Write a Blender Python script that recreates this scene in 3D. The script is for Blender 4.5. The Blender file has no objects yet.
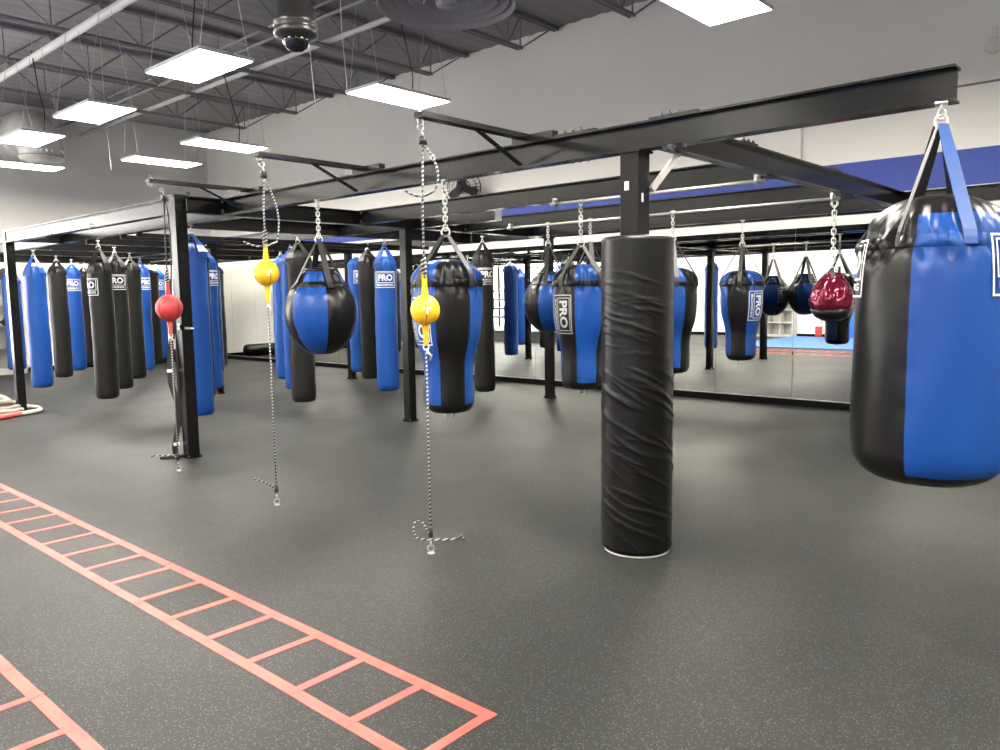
import bpy, bmesh, math, random
from mathutils import Vector, Matrix
PI = math.pi
R = math.radians
random.seed(7)
S = bpy.context.scene
C = S.collection
BLK, BLU = 0, 1

# ------------------------------------------------------------------ materials
def mat(name, col, rough=0.5, metal=0.0, spec=0.5, emit=None, estr=0.0):
    m = bpy.data.materials.new(name); m.use_nodes = True
    b = m.node_tree.nodes['Principled BSDF']
    b.inputs['Base Color'].default_value = (*col, 1)
    b.inputs['Roughness'].default_value = rough
    b.inputs['Metallic'].default_value = metal
    b.inputs['Specular IOR Level'].default_value = spec
    if emit:
        b.inputs['Emission Color'].default_value = (*emit, 1)
        b.inputs['Emission Strength'].default_value = estr
    return m
def nd(m, t, **kw):
    n = m.node_tree.nodes.new(t)
    for k, v in kw.items():
        if k in n.inputs: n.inputs[k].default_value = v
        else: setattr(n, k, v)
    return n
def lk(m, a, b): m.node_tree.links.new(a, b)
def bsdf(m): return m.node_tree.nodes['Principled BSDF']
def bump(m, scale, strength, dist=0.004, detail=3, stretch=None):
    tc = nd(m, 'ShaderNodeTexCoord')
    n = nd(m, 'ShaderNodeTexNoise', Scale=scale, Detail=detail)
    if stretch:
        mp = nd(m, 'ShaderNodeMapping'); mp.inputs['Scale'].default_value = stretch
        lk(m, tc.outputs['Object'], mp.inputs['Vector']); lk(m, mp.outputs['Vector'], n.inputs['Vector'])
    else: lk(m, tc.outputs['Object'], n.inputs['Vector'])
    b = nd(m, 'ShaderNodeBump', Strength=strength, Distance=dist)
    lk(m, n.outputs['Fac'], b.inputs['Height']); lk(m, b.outputs['Normal'], bsdf(m).inputs['Normal'])
    return n
def vary(m, c0, c1, scale, detail=4, stretch=None):
    tc = nd(m, 'ShaderNodeTexCoord')
    n = nd(m, 'ShaderNodeTexNoise', Scale=scale, Detail=detail)
    if stretch:
        mp = nd(m, 'ShaderNodeMapping'); mp.inputs['Scale'].default_value = stretch
        lk(m, tc.outputs['Object'], mp.inputs['Vector']); lk(m, mp.outputs['Vector'], n.inputs['Vector'])
    else: lk(m, tc.outputs['Object'], n.inputs['Vector'])
    r = nd(m, 'ShaderNodeValToRGB')
    r.color_ramp.elements[0].position = .35; r.color_ramp.elements[1].position = .65
    r.color_ramp.elements[0].color = (*c0, 1); r.color_ramp.elements[1].color = (*c1, 1)
    lk(m, n.outputs['Fac'], r.inputs['Fac']); lk(m, r.outputs['Color'], bsdf(m).inputs['Base Color'])
    return r

M = {}
M['blue'] = mat('blue vinyl', (.0075, .054, .245), .33, 0, .30); bump(M['blue'], 9, .25, .01)
M['black'] = mat('black vinyl', (.0055, .0055, .0052), .31, 0, .28); bump(M['black'], 9, .25, .01)
M['grey_black'] = mat('worn charcoal vinyl', (.0085, .0082, .0074), .38, 0, .26); bump(M['grey_black'], 8, .3, .01)
M['strap'] = mat('black webbing', (.012, .012, .0115), .5)
M['blue_strap'] = mat('pale blue webbing', (.025, .075, .26), .45)
M['white_print'] = mat('white print', (.72, .73, .72), .5)
M['grey_print'] = mat('grey print', (.42, .42, .41), .5)
M['steel'] = mat('galvanised steel', (.62, .61, .58), .3, .9)
M['rail'] = mat('dull galvanised pipe', (.42, .41, .39), .35, .7)
M['bolt'] = mat('dark bolt steel', (.03, .03, .028), .35, .3)
M['beam'] = mat('black painted steel', (.008, .0078, .0075), .24, 0, .24); bump(M['beam'], 30, .06, .003)
vary(M['beam'], (.004, .0039, .0036), (.007, .0067, .0063), 3, 5, (1, 1, 4))
M['pad'] = mat('black pad vinyl', (.0045, .0043, .0041), .33, 0, .28); bump(M['pad'], 16, .15, .006)
M['tag'] = mat('white paper tag', (.75, .74, .70), .7)
M['wood_brace'] = mat('primed steel brace', (.55, .53, .48), .5, .2)
M['white_paint'] = mat('white paint', (.78, .765, .73), .55)
M['yellow'] = mat('yellow leather', (.83, .46, .015), .38)
M['red'] = mat('red leather', (.46, .04, .042), .42)
M['maroon'] = mat('maroon metallic vinyl', (.125, .008, .024), .12, .5); bump(M['maroon'], 7, .9, .03, 2)
M['seam'] = mat('dark seam thread', (.05, .02, .01), .7)
M['tape'] = mat('red floor tape', (.62, .075, .055), .5); vary(M['tape'], (.47, .050, .040), (.57, .078, .058), 6)
M['frame_white'] = mat('light frame white', (.8, .8, .78), .4)
M['diffuser'] = mat('lit diffuser', (.9, .9, .88), .5, emit=(1.0, .94, .845), estr=33.0)
M['wire'] = mat('bare wire', (.5, .5, .5), .4, .6)
M['cord'] = mat('black cord', (.012, .012, .012), .5)
M['joist'] = mat('grey painted joist', (.21, .195, .203), .6)
M['pipe'] = mat('grey painted pipe', (.5, .48, .49), .5)
M['duct'] = mat('galvanised duct', (.68, .66, .63), .45, .2); bump(M['duct'], 3, .1, .02)
M['cam_shell'] = mat('dark grey housing', (.016, .016, .0155), .35)
M['cam_glass'] = mat('smoked dome', (.006, .006, .007), .06)
M['diff_metal'] = mat('grey diffuser metal', (.42, .385, .38), .45)
M['fan'] = mat('dark fan metal', (.035, .034, .033), .45)
M['rope'] = mat('natural rope', (.36, .335, .285), .8)
M['redtape'] = mat('red grip', (.60, .08, .07), .6)
M['shelfw'] = mat('white laminate', (.50, .49, .455), .55)
M['mat_blue'] = mat('blue mat', (.04, .13, .38), .6)
M['wall_pad'] = mat('blue wall pad', (.03, .13, .50), .5)
M['canvas'] = mat('ring canvas', (.62, .66, .72), .7)
M['apron'] = mat('dark apron', (.06, .062, .065), .7)
M['dark_leather'] = mat('dark leather', (.018, .018, .02), .45)
M['alu'] = mat('window aluminium', (.5, .5, .5), .4, .6)

# wall: white painted block, faint joints and roller marks
def wall_mat(name, c0, c1):
    m = mat(name, c0, .62)
    tc = nd(m, 'ShaderNodeTexCoord')
    n = nd(m, 'ShaderNodeTexNoise', Scale=.9, Detail=5)
    lk(m, tc.outputs['Object'], n.inputs['Vector'])
    r = nd(m, 'ShaderNodeValToRGB'); r.color_ramp.elements[0].color = (*c0, 1); r.color_ramp.elements[1].color = (*c1, 1)
    lk(m, n.outputs['Fac'], r.inputs['Fac']); lk(m, r.outputs['Color'], bsdf(m).inputs['Base Color'])
    n2 = nd(m, 'ShaderNodeTexNoise', Scale=14, Detail=4); lk(m, tc.outputs['Object'], n2.inputs['Vector'])
    b = nd(m, 'ShaderNodeBump', Strength=.15, Distance=.01)
    lk(m, n2.outputs['Fac'], b.inputs['Height']); lk(m, b.outputs['Normal'], bsdf(m).inputs['Normal'])
    return m
M['wall_low_bounce'] = wall_mat('low-bounce grey wall', (.36, .345, .32), (.42, .40, .37))  # greyed for the unseen right wall, to cut bounced light
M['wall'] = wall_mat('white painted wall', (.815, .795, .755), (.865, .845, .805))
M['blueband'] = wall_mat('blue painted band', (.032, .065, .33), (.045, .085, .40))
M['base'] = mat('black baseboard', (.004, .004, .004), .7, 0, .05)

# floor: dark rubber with fine pale and blue flecks
def floor_mat():
    m = mat('speckled rubber floor', (.06, .06, .06), .5, 0, .17)
    tc = nd(m, 'ShaderNodeTexCoord')
    v = nd(m, 'ShaderNodeTexVoronoi', Scale=120.0); lk(m, tc.outputs['Object'], v.inputs['Vector'])
    sep = nd(m, 'ShaderNodeSeparateColor'); lk(m, v.outputs['Color'], sep.inputs['Color'])
    less = nd(m, 'ShaderNodeMath', operation='LESS_THAN'); less.inputs[1].default_value = .36
    lk(m, v.outputs['Distance'], less.inputs[0])
    pick = nd(m, 'ShaderNodeMath', operation='GREATER_THAN'); pick.inputs[1].default_value = .58
    lk(m, sep.outputs['Red'], pick.inputs[0])
    fac = nd(m, 'ShaderNodeMath', operation='MULTIPLY'); lk(m, less.outputs[0], fac.inputs[0]); lk(m, pick.outputs[0], fac.inputs[1])
    cr = nd(m, 'ShaderNodeValToRGB')
    cr.color_ramp.elements[0].color = (.042, .054, .068, 1); cr.color_ramp.elements[1].color = (.082, .088, .084, 1)
    lk(m, sep.outputs['Green'], cr.inputs['Fac'])
    n = nd(m, 'ShaderNodeTexNoise', Scale=.7, Detail=5, Roughness=.6); lk(m, tc.outputs['Object'], n.inputs['Vector'])
    base = nd(m, 'ShaderNodeValToRGB')
    base.color_ramp.elements[0].position = .3; base.color_ramp.elements[1].position = .7
    base.color_ramp.elements[0].color = (.0160, .0166, .0148, 1); base.color_ramp.elements[1].color = (.0220, .0227, .0203, 1)
    lk(m, n.outputs['Fac'], base.inputs['Fac'])
    mx = nd(m, 'ShaderNodeMix', data_type='RGBA')
    lk(m, fac.outputs[0], mx.inputs['Factor']); lk(m, base.outputs['Color'], mx.inputs[6]); lk(m, cr.outputs['Color'], mx.inputs[7])
    lk(m, mx.outputs[2], bsdf(m).inputs['Base Color'])
    n2 = nd(m, 'ShaderNodeTexNoise', Scale=1.1, Detail=6); lk(m, tc.outputs['Object'], n2.inputs['Vector'])
    mr = nd(m, 'ShaderNodeMapRange'); mr.inputs['To Min'].default_value = .44; mr.inputs['To Max'].default_value = .58
    lk(m, n2.outputs['Fac'], mr.inputs['Value']); lk(m, mr.outputs['Result'], bsdf(m).inputs['Roughness'])
    n3 = nd(m, 'ShaderNodeTexNoise', Scale=160, Detail=2); lk(m, tc.outputs['Object'], n3.inputs['Vector'])
    b = nd(m, 'ShaderNodeBump', Strength=.25, Distance=.002)
    lk(m, n3.outputs['Fac'], b.inputs['Height']); lk(m, b.outputs['Normal'], bsdf(m).inputs['Normal'])
    return m
M['floor'] = floor_mat()

def deck_mat():
    m = mat('grey painted roof deck', (.40, .375, .395), .65)
    tc = nd(m, 'ShaderNodeTexCoord')
    n = nd(m, 'ShaderNodeTexNoise', Scale=1.6, Detail=5); lk(m, tc.outputs['Object'], n.inputs['Vector'])
    r = nd(m, 'ShaderNodeValToRGB'); r.color_ramp.elements[0].color = (.20, .186, .196, 1); r.color_ramp.elements[1].color = (.25, .234, .246, 1)
    lk(m, n.outputs['Fac'], r.inputs['Fac']); lk(m, r.outputs['Color'], bsdf(m).inputs['Base Color'])
    return m
M['deck'] = deck_mat()

def braid_mat():
    m = mat('black and white braided rope', (.03, .03, .03), .7)
    tc = nd(m, 'ShaderNodeTexCoord')
    mp = nd(m, 'ShaderNodeMapping'); mp.inputs['Rotation'].default_value = (R(38), R(20), 0)
    lk(m, tc.outputs['Object'], mp.inputs['Vector'])
    w = nd(m, 'ShaderNodeTexWave', Scale=17.0); w.bands_direction = 'Z'
    lk(m, mp.outputs['Vector'], w.inputs['Vector'])
    r = nd(m, 'ShaderNodeValToRGB'); r.color_ramp.interpolation = 'CONSTANT'
    r.color_ramp.elements[0].color = (.02, .02, .02, 1); r.color_ramp.elements[1].color = (.40, .40, .37, 1); r.color_ramp.elements[1].position = .62
    lk(m, w.outputs['Fac'], r.inputs['Fac']); lk(m, r.outputs['Color'], bsdf(m).inputs['Base Color'])
    return m
M['braid'] = braid_mat()

def glass_mat():
    m = bpy.data.materials.new('window glass'); m.use_nodes = True
    nt = m.node_tree; nt.nodes.clear()
    o = nt.nodes.new('ShaderNodeOutputMaterial'); mix = nt.nodes.new('ShaderNodeMixShader'); mix.inputs[0].default_value = .08
    t = nt.nodes.new('ShaderNodeBsdfTransparent'); g = nt.nodes.new('ShaderNodeBsdfGlossy'); g.inputs['Roughness'].default_value = .02
    nt.links.new(t.outputs[0], mix.inputs[1]); nt.links.new(g.outputs[0], mix.inputs[2]); nt.links.new(mix.outputs[0], o.inputs[0])
    return m
M['glass'] = glass_mat()
M['mirror'] = mat('silvered mirror', (.84, .85, .80), .0, 1.0)

# ------------------------------------------------------------------ mesh helpers
class MB:
    def __init__(s): s.b = bmesh.new()
    def box(s, c, d, mtx=None, mi=0, bev=0.0):
        v0 = len(s.b.verts)
        r = bmesh.ops.create_cube(s.b, size=1.0)
        vs = r['verts']
        bmesh.ops.scale(s.b, vec=Vector(d), verts=vs)
        if bev > 0:
            es = list({e for v in vs for e in v.link_edges})
            rb = bmesh.ops.bevel(s.b, geom=es, offset=bev, segments=2, profile=.5, affect='EDGES')
            s.b.verts.ensure_lookup_table(); vs = s.b.verts[v0:]
            vs = list(vs)
        if mtx is not None: bmesh.ops.transform(s.b, matrix=mtx, verts=vs)
        bmesh.ops.translate(s.b, vec=Vector(c), verts=vs)
        for f in {f for v in vs for f in v.link_faces}: f.material_index = mi
        return s
    def bar(s, p, q, w, h, mi=0, bev=0.0):
        p = Vector(p); q = Vector(q); d = q - p
        m = d.to_track_quat('X', 'Z').to_matrix().to_4x4()
        return s.box((p + q) / 2, (d.length, w, h), m, mi, bev)
    def tube(s, pts, r, n=8, mi=0, closed=False, cap=True):
        pts = [Vector(p) for p in pts]; N = len(pts)
        rs = r if isinstance(r, (list, tuple)) else [r] * N
        rings = []; up = None
        for i, p in enumerate(pts):
            if closed: t = pts[(i + 1) % N] - pts[i - 1]
            else: t = pts[min(i + 1, N - 1)] - pts[max(i - 1, 0)]
            t.normalize()
            if up is None:
                up = Vector((0, 0, 1)) if abs(t.z) < .9 else Vector((1, 0, 0))
            a = t.cross(up); a.normalize(); up = a.cross(t); up.normalize()
            rings.append([s.b.verts.new(p + (a * math.cos(2 * PI * k / n) + up * math.sin(2 * PI * k / n)) * rs[i]) for k in range(n)])
        fs = []
        for i in range(N if closed else N - 1):
            A, B = rings[i], rings[(i + 1) % N]
            for k in range(n):
                fs.append(s.b.faces.new((A[k], A[(k + 1) % n], B[(k + 1) % n], B[k])))
        if cap and not closed:
            fs.append(s.b.faces.new(rings[0][::-1])); fs.append(s.b.faces.new(rings[-1]))
        for f in fs: f.material_index = mi
        return s
    def lathe(s, prof, n=32, start=0.0, mif=None, rad=None, mtx=None):
        """prof: [(r,z)] bottom to top; angle 0 is -Y, positive towards +X."""
        rings = []; new = []
        for (r, z) in prof:
            if r < 1e-6:
                v = s.b.verts.new((0, 0, z)); rings.append([v]); new.append(v); continue
            ring = []
            for k in range(n):
                a = start + 2 * PI * k / n
                rr = rad(a, r, z) if rad else r
                v = s.b.verts.new((rr * math.sin(a), -rr * math.cos(a), z)); ring.append(v); new.append(v)
            rings.append(ring)
        for i in range(len(rings) - 1):
            A, B = rings[i], rings[i + 1]; zm = (prof[i][1] + prof[i + 1][1]) / 2
            for k in range(n):
                am = start + 2 * PI * (k + .5) / n
                k2 = (k + 1) % n
                if len(A) == 1 and len(B) == 1: continue
                if len(A) == 1: f = s.b.faces.new((A[0], B[k2], B[k]))
                elif len(B) == 1: f = s.b.faces.new((A[k], A[k2], B[0]))
                else: f = s.b.faces.new((A[k], A[k2], B[k2], B[k]))
                if mif: f.material_index = mif(am, zm)
        if mtx is not None: bmesh.ops.transform(s.b, matrix=mtx, verts=new)
        return s
    def torus(s, c, R_, r, axis='Z', n=18, m=6, mtx=None, mi=0):
        pts = []
        for k in range(n):
            a = 2 * PI * k / n
            p = {'Z': (math.cos(a), math.sin(a), 0), 'X': (0, math.cos(a), math.sin(a)), 'Y': (math.cos(a), 0, math.sin(a))}[axis]
            v = Vector(p) * R_
            if mtx is not None: v = mtx @ v
            pts.append(Vector(c) + v)
        return s.tube(pts, r, m, mi, closed=True)
    def strip(s, pts, tang, widths, th, mi=0):
        """flat webbing along pts; tang = width direction; thickness th."""
        pts = [Vector(p) for p in pts]; tang = Vector(tang).normalized(); rows = []
        for i, p in enumerate(pts):
            d = pts[min(i + 1, len(pts) - 1)] - pts[max(i - 1, 0)]
            nrm = d.cross(tang); nrm.normalize()
            w = widths[i] / 2
            rows.append([s.b.verts.new(p + tang * a * w + nrm * b * th / 2) for a, b in ((-1, -1), (1, -1), (1, 1), (-1, 1))])
        fs = []
        for A, B in zip(rows, rows[1:]):
            for k in range(4): fs.append(s.b.faces.new((A[k], A[(k + 1) % 4], B[(k + 1) % 4], B[k])))
        fs.append(s.b.faces.new(rows[0][::-1])); fs.append(s.b.faces.new(rows[-1]))
        for f in fs: f.material_index = mi
        return s
    def build(s, name, mats, parent=None, smooth=False, loc=None):
        bmesh.ops.recalc_face_normals(s.b, faces=s.b.faces)
        me = bpy.data.meshes.new(name); s.b.to_mesh(me); s.b.free()
        for m in (mats if isinstance(mats, (list, tuple)) else [mats]):
            me.materials.append(m)
        if smooth:
            for p in me.polygons: p.use_smooth = True
        o = bpy.data.objects.new(name, me); C.objects.link(o)
        if parent is not None: o.parent = parent
        if loc is not None: o.location = loc
        return o

def tag(o, label, cat, group=None, kind=None):
    o['label'] = label; o['category'] = cat
    if group: o['group'] = group
    if kind: o['kind'] = kind
    return o
def thing(name, label, cat, loc=(0, 0, 0), rz=0, group=None):
    o = bpy.data.objects.new(name, None); C.objects.link(o)
    o.location = loc; o.rotation_euler = (0, 0, rz); o.empty_display_size = .1
    return tag(o, label, cat, group)
def struct(name, mb, m, parent=None, smooth=False):
    o = mb.build(name, m, parent, smooth)
    o['kind'] = 'structure'
    return o
def place_copy(o, parent, loc, rz=0):
    c = o.copy(); C.objects.link(c); c.parent = parent; c.location = loc; c.rotation_euler = (0, 0, rz)
    return c

# text as flat mesh data (u right, v up, centred)
_txt = {}
def text_tris(s, bold=.012):
    if s in _txt: return _txt[s]
    cu = bpy.data.curves.new('lettering', 'FONT'); cu.body = s; cu.align_x = 'CENTER'; cu.align_y = 'CENTER'
    cu.offset = bold; cu.resolution_u = 3
    ob = bpy.data.objects.new('lettering', cu); C.objects.link(ob)
    dg = bpy.context.evaluated_depsgraph_get()
    me = ob.evaluated_get(dg).to_mesh()
    vs = [tuple(v.co) for v in me.vertices]; fs = [tuple(p.vertices) for p in me.polygons]
    ob.evaluated_get(dg).to_mesh_clear()
    bpy.data.objects.remove(ob); bpy.data.curves.remove(cu)
    xs = [v[0] for v in vs]; ys = [v[1] for v in vs]
    cx, cy = (min(xs) + max(xs)) / 2, (min(ys) + max(ys)) / 2
    w, h = max(xs) - min(xs), max(ys) - min(ys)
    _txt[s] = ([((x - cx) / w, (y - cy) / h) for x, y, z in vs], fs)
    return _txt[s]
def flat_logo(w, h):
    """outlined PRO / BOXING patch as flat bmesh in u,v"""
    b = bmesh.new()
    def rect(u0, v0, u1, v1, mi=0):
        f = b.faces.new([b.verts.new((u, v, 0)) for u, v in ((u0, v0), (u1, v0), (u1, v1), (u0, v1))]); f.material_index = mi
    def text(s, cu, cv, tw, thh, bold):
        vs, fs = text_tris(s, bold)
        bv = [b.verts.new((cu + x * tw, cv + y * thh, 0)) for x, y in vs]
        for f in fs:
            try: b.faces.new([bv[i] for i in f])
            except ValueError: pass
    t = h * .035; U, V = w / 2, h / 2
    for k in (0, .075):
        u, v = U - k * w, V - k * h
        tt = t if k == 0 else t * .8
        vb = -v if k == 0 else -V + .30 * h
        rect(-u, v - tt, u, v); rect(-u, vb, u, vb + tt); rect(-u, vb, -u + tt, v); rect(u - tt, vb, u, v)
    text('PRO', 0, .12 * h, w * .70, h * .40, .035)
    text('BOXING', 0, -V + .18 * h, w * .78, h * .13, .02)
    return b
def wrap_logo(parent, rfun, th, z, w, h, m, rot=0, off=.003):
    """print the patch on a body of revolution round the parent's Z axis; rot=1 reads downwards"""
    b = flat_logo(w, h)
    step = .02; lim = max(w, h)
    for ax in (0, 1):
        k = -lim / 2
        while k < lim / 2:
            no = Vector((1, 0, 0)) if ax == 0 else Vector((0, 1, 0))
            bmesh.ops.bisect_plane(b, geom=b.verts[:] + b.edges[:] + b.faces[:], plane_co=no * k, plane_no=no)
            k += step
    for v in b.verts:
        u, w_ = v.co.x, v.co.y
        if rot: u, w_ = w_, -u
        zz = z + w_; r = rfun(zz) + off
        a = th + u / rfun(z)
        v.co = Vector((r * math.sin(a), -r * math.cos(a), zz))
    me = bpy.data.meshes.new('label'); b.to_mesh(me); b.free(); me.materials.append(m)
    o = bpy.data.objects.new('label', me); C.objects.link(o); o.parent = parent
    o['label'] = 'white outlined logo patch with block letters'
    return o

def interp(prof):
    def f(z):
        for (r0, z0), (r1, z1) in zip(prof, prof[1:]):
            if z0 <= z <= z1 and z1 > z0:
                return r0 + (r1 - r0) * (z - z0) / (z1 - z0)
        return prof[0][0] if z < prof[0][1] else prof[-1][0]
    return f
def refine(prof, step=.03):
    """Catmull-Rom refine of an (r,z) profile"""
    out = []
    P = [prof[0]] + list(prof) + [prof[-1]]
    for i in range(1, len(P) - 2):
        p0, p1, p2, p3 = P[i - 1], P[i], P[i + 1], P[i + 2]
        n = max(1, int(math.hypot(p2[0] - p1[0], p2[1] - p1[1]) / step))
        for k in range(n):
            t = k / n
            o = []
            for a in (0, 1):
                o.append(.5 * (2 * p1[a] + (p2[a] - p0[a]) * t + (2 * p0[a] - 5 * p1[a] + 4 * p2[a] - p3[a]) * t * t + (3 * p1[a] - p0[a] - 3 * p2[a] + p3[a]) * t ** 3))
            out.append((max(o[0], 0), o[1]))
    out.append(prof[-1])
    return out

def links(mb, x, y, z0, z1, lk_=.05, r=.0045, w=.012):
    """chain of oval links from z0 up to z1"""
    n = max(1, round((z1 - z0) / (lk_ * .72))); st = (z1 - z0) / n
    for i in range(n):
        c = z0 + st * (i + .5); hl = st * .5 + r * 1.6
        pts = []
        for k in range(12):
            a = 2 * PI * k / 12
            u = math.cos(a) * w; v = math.sin(a) * w
            v += (hl - w) * (1 if math.sin(a) >= 0 else -1)
            pts.append((x + u, y, c + v) if i % 2 == 0 else (x, y + u, c + v))
        mb.tube(pts, r, 6, closed=True)
def face_cam(x, y, extra=0.0):
    return math.atan2(-y, -x) + PI / 2 + extra

# ------------------------------------------------------------------ camera
cam = bpy.data.cameras.new('camera'); co = bpy.data.objects.new('camera', cam); C.objects.link(co)
cam.sensor_width = 36.0; cam.lens = 36.0 * 780.94 / 1000.0; cam.clip_end = 200
yaw, pit, rol = -0.73127578, -0.10237049, -0.01545281
fw = Vector((math.sin(yaw) * math.cos(pit), math.cos(yaw) * math.cos(pit), math.sin(pit)))
r0 = Vector((math.cos(yaw), -math.sin(yaw), 0)); u0 = r0.cross(fw)
rr_ = r0 * math.cos(rol) + u0 * math.sin(rol); uu_ = -r0 * math.sin(rol) + u0 * math.cos(rol)
co.matrix_world = Matrix(((rr_.x, uu_.x, -fw.x, 0), (rr_.y, uu_.y, -fw.y, 0), (rr_.z, uu_.z, -fw.z, 1.55), (0, 0, 0, 1)))
S.camera = co

# ------------------------------------------------------------------ room shell
XL, XR, YB, YF, ZC = -19.45, 6.0, 10.42, -5.35, 5.82
struct('floor', MB().box(((XL + XR) / 2, (YB + YF) / 2, -.05), (XR - XL + .6, YB - YF + .6, .1)), M['floor'])
back = struct('wall_back', MB().box(((XL + XR) / 2, YB + .1, 3), (XR - XL + .4, .2, 6.2)), M['wall'])
struct('trim_blue_band', MB().box(((XL + XR) / 2, YB - .004, 2.925), (XR - XL - .01, .008, .41)), M['blueband'])
struct('trim_band_joint', MB().box(((XL + XR) / 2, YB - .009, 2.95), (XR - XL - .02, .004, .012)), M['blueband'])
struct('wall_right', MB().box((XR + .1, (YB + YF) / 2, 3), (.2, YB - YF, 6.2)), M['wall_low_bounce'])
struct('wall_front', MB().box(((XL + XR) / 2, YF - .1, 3), (XR - XL + .4, .2, 6.2)), M['wall'])
# left wall; unseen storefront opening added out of frame for its daylight
WY0, WY1, WZ0, WZ1 = -4.6, 2.6, .3, 3.6
lw = MB()
lw.box((XL - .1, (WY1 + YB) / 2, 3), (.2, YB - WY1, 6.2))
lw.box((XL - .1, (YF + WY0) / 2, 3), (.2, WY0 - YF, 6.2))
lw.box((XL - .1, (WY0 + WY1) / 2, (WZ1 + 6.1) / 2), (.2, WY1 - WY0, 6.1 - WZ1))
lw.box((XL - .1, (WY0 + WY1) / 2, WZ0 / 2 - .05), (.2, WY1 - WY0, WZ0 + .1))
struct('wall_left', lw, M['wall'])
for i in range(4):  # frames and panes of the added opening
    y0 = WY0 + i * 1.8; y1 = y0 + 1.8; xm = XL - .1
    w = MB()
    for a, b in (((xm, y0, WZ0), (xm, y0, WZ1)), ((xm, y1, WZ0), (xm, y1, WZ1))): w.bar(a, b, .08, .06)
    for z in (WZ0 + .03, 2.6, WZ1 - .03): w.bar((xm, y0, z), (xm, y1, z), .08, .06)
    wo = struct('added_window_%d' % (i + 1), w, M['alu'])
    MB().box((xm, (y0 + y1) / 2, (WZ0 + WZ1) / 2), (.006, 1.74, WZ1 - WZ0 - .08)).build('glass_pane', M['glass'], wo)
# ceiling: ribbed deck with joists
ck = MB(); n = 84; dx = (XR - XL + .4) / n
vs = []
for i in range(n * 4 + 1):
    x = XL - .2 + dx * i / 4; z = ZC + (.0 if i % 4 in (0, 1) else .012)
    vs.append((ck.b.verts.new((x, YF - .2, z)), ck.b.verts.new((x, YB + .2, z))))
for a, b in zip(vs, vs[1:]): ck.b.faces.new((a[0], b[0], b[1], a[1]))
ck.box(((XL + XR) / 2, (YB + YF) / 2, ZC + .15), (XR - XL + .4, YB - YF + .4, .1))
ceil = struct('ceiling', ck, M['deck'])
ZJ = 5.30
def joist_mesh():
    j = MB()
    top = ZC - .035; ye = YB - .02; y0 = YF + .02
    for dxx in (-.035, .035):
        j.box((dxx, (ye + y0) / 2, top), (.03, ye - y0, .05))
        j.box((dxx, (ye + y0) / 2, ZJ), (.03, ye - y0 - 1.8, .045))
    yl = y0 + .9; step = .62; k = 0; ly = yl
    j.tube([(0, y0 + .1, top), (0, yl, ZJ)], .013, 6)
    j.tube([(0, ye - .1, top), (0, ye - .9, ZJ)], .013, 6)
    while ly < ye - .95:
        a = ly; m_ = min(ly + step, ye - .9); e = min(ly + 2 * step, ye - .9)
        j.tube([(0, a, ZJ), (0, m_, top)], .013, 6); j.tube([(0, m_, top), (0, e, ZJ)], .013, 6)
        j.tube([(0, a, ZJ), (0, a, top)], .009, 6)
        ly = e + 1e-4
    return j
j0 = joist_mesh().build('roof_joist', M['joist'], ceil); j0.location = (-8.0, 0, 0)
for i in range(-6, 7):
    if i == 0: continue
    x = -8.0 + 2.0 * i
    if XL + 2 < x < XR - .3: place_copy(j0, ceil, (x, 0, 0))
for (y, z) in ((6.64, ZJ + .02), (7.1, ZC - .06), (2.2, ZJ + .02), (-2, ZJ + .02)):
    MB().tube([(XL + .02, y, z), (XR - .02, y, z)], .022, 8).build('bridging_rod', M['joist'], ceil, True)
MB().tube([(XL + .02, 4.45, 5.22), (XR - .02, 4.45, 5.22)], .055, 14).build('sprinkler_pipe', M['pipe'], ceil, True)
MB().tube([(XL + .02, 7.35, 5.35), (XR - .02, 7.35, 5.35)], .038, 12).build('sprinkler_pipe', M['pipe'], ceil, True)
# base of the mirror wall and of the other walls
struct('baseboard_back', MB().box(((XL + XR) / 2, YB - .016, .045), (XR - XL - .02, .032, .09)), M['base'])
struct('baseboard_left', MB().box((XL + .012, (YF + YB) / 2 - .1, .05), (.024, YB - YF - .3, .1)), M['base'])
struct('baseboard_front', MB().box(((XL + XR) / 2, YF + .012, .05), (XR - XL - .1, .024, .1)), M['base'])

# ------------------------------------------------------------------ mirrors
PW = 1.114; seam0 = -5.165
lo = -19.42
edges = []
k = 0
while seam0 - PW * k > lo + .3: edges.append(seam0 - PW * k); k += 1
edges = [lo] + edges[::-1]
k = 1
while seam0 + PW * k < 2.4: edges.append(seam0 + PW * k); k += 1
ords = ['first', 'second', 'third', 'fourth', 'fifth', 'sixth', 'seventh', 'eighth', 'ninth', 'tenth', 'eleventh', 'twelfth', 'thirteenth', 'fourteenth', 'fifteenth', 'sixteenth', 'seventeenth', 'eighteenth', 'nineteenth', 'twentieth']
for i, (a, b) in enumerate(zip(edges, edges[1:])):
    if a > -2.9: continue
    t = thing('wall_mirror', 'tall frameless mirror panel on the back wall, %s counted from the left room corner' % ords[i], 'mirror', ((a + b) / 2, YB, .092), 0, 'mirror panels along the back wall')
    w_ = b - a - .004
    MB().box((0, -.012, 1.135), (w_, .008, 2.27)).build('mirror_glass', M['mirror'], t)
    MB().box((0, -.004, 1.135), (w_, .008, 2.27)).build('backing', M['base'], t)
    MB().box((0, -.018, .004), (w_, .008, .012)).build('bottom_channel', M['steel'], t)

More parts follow.
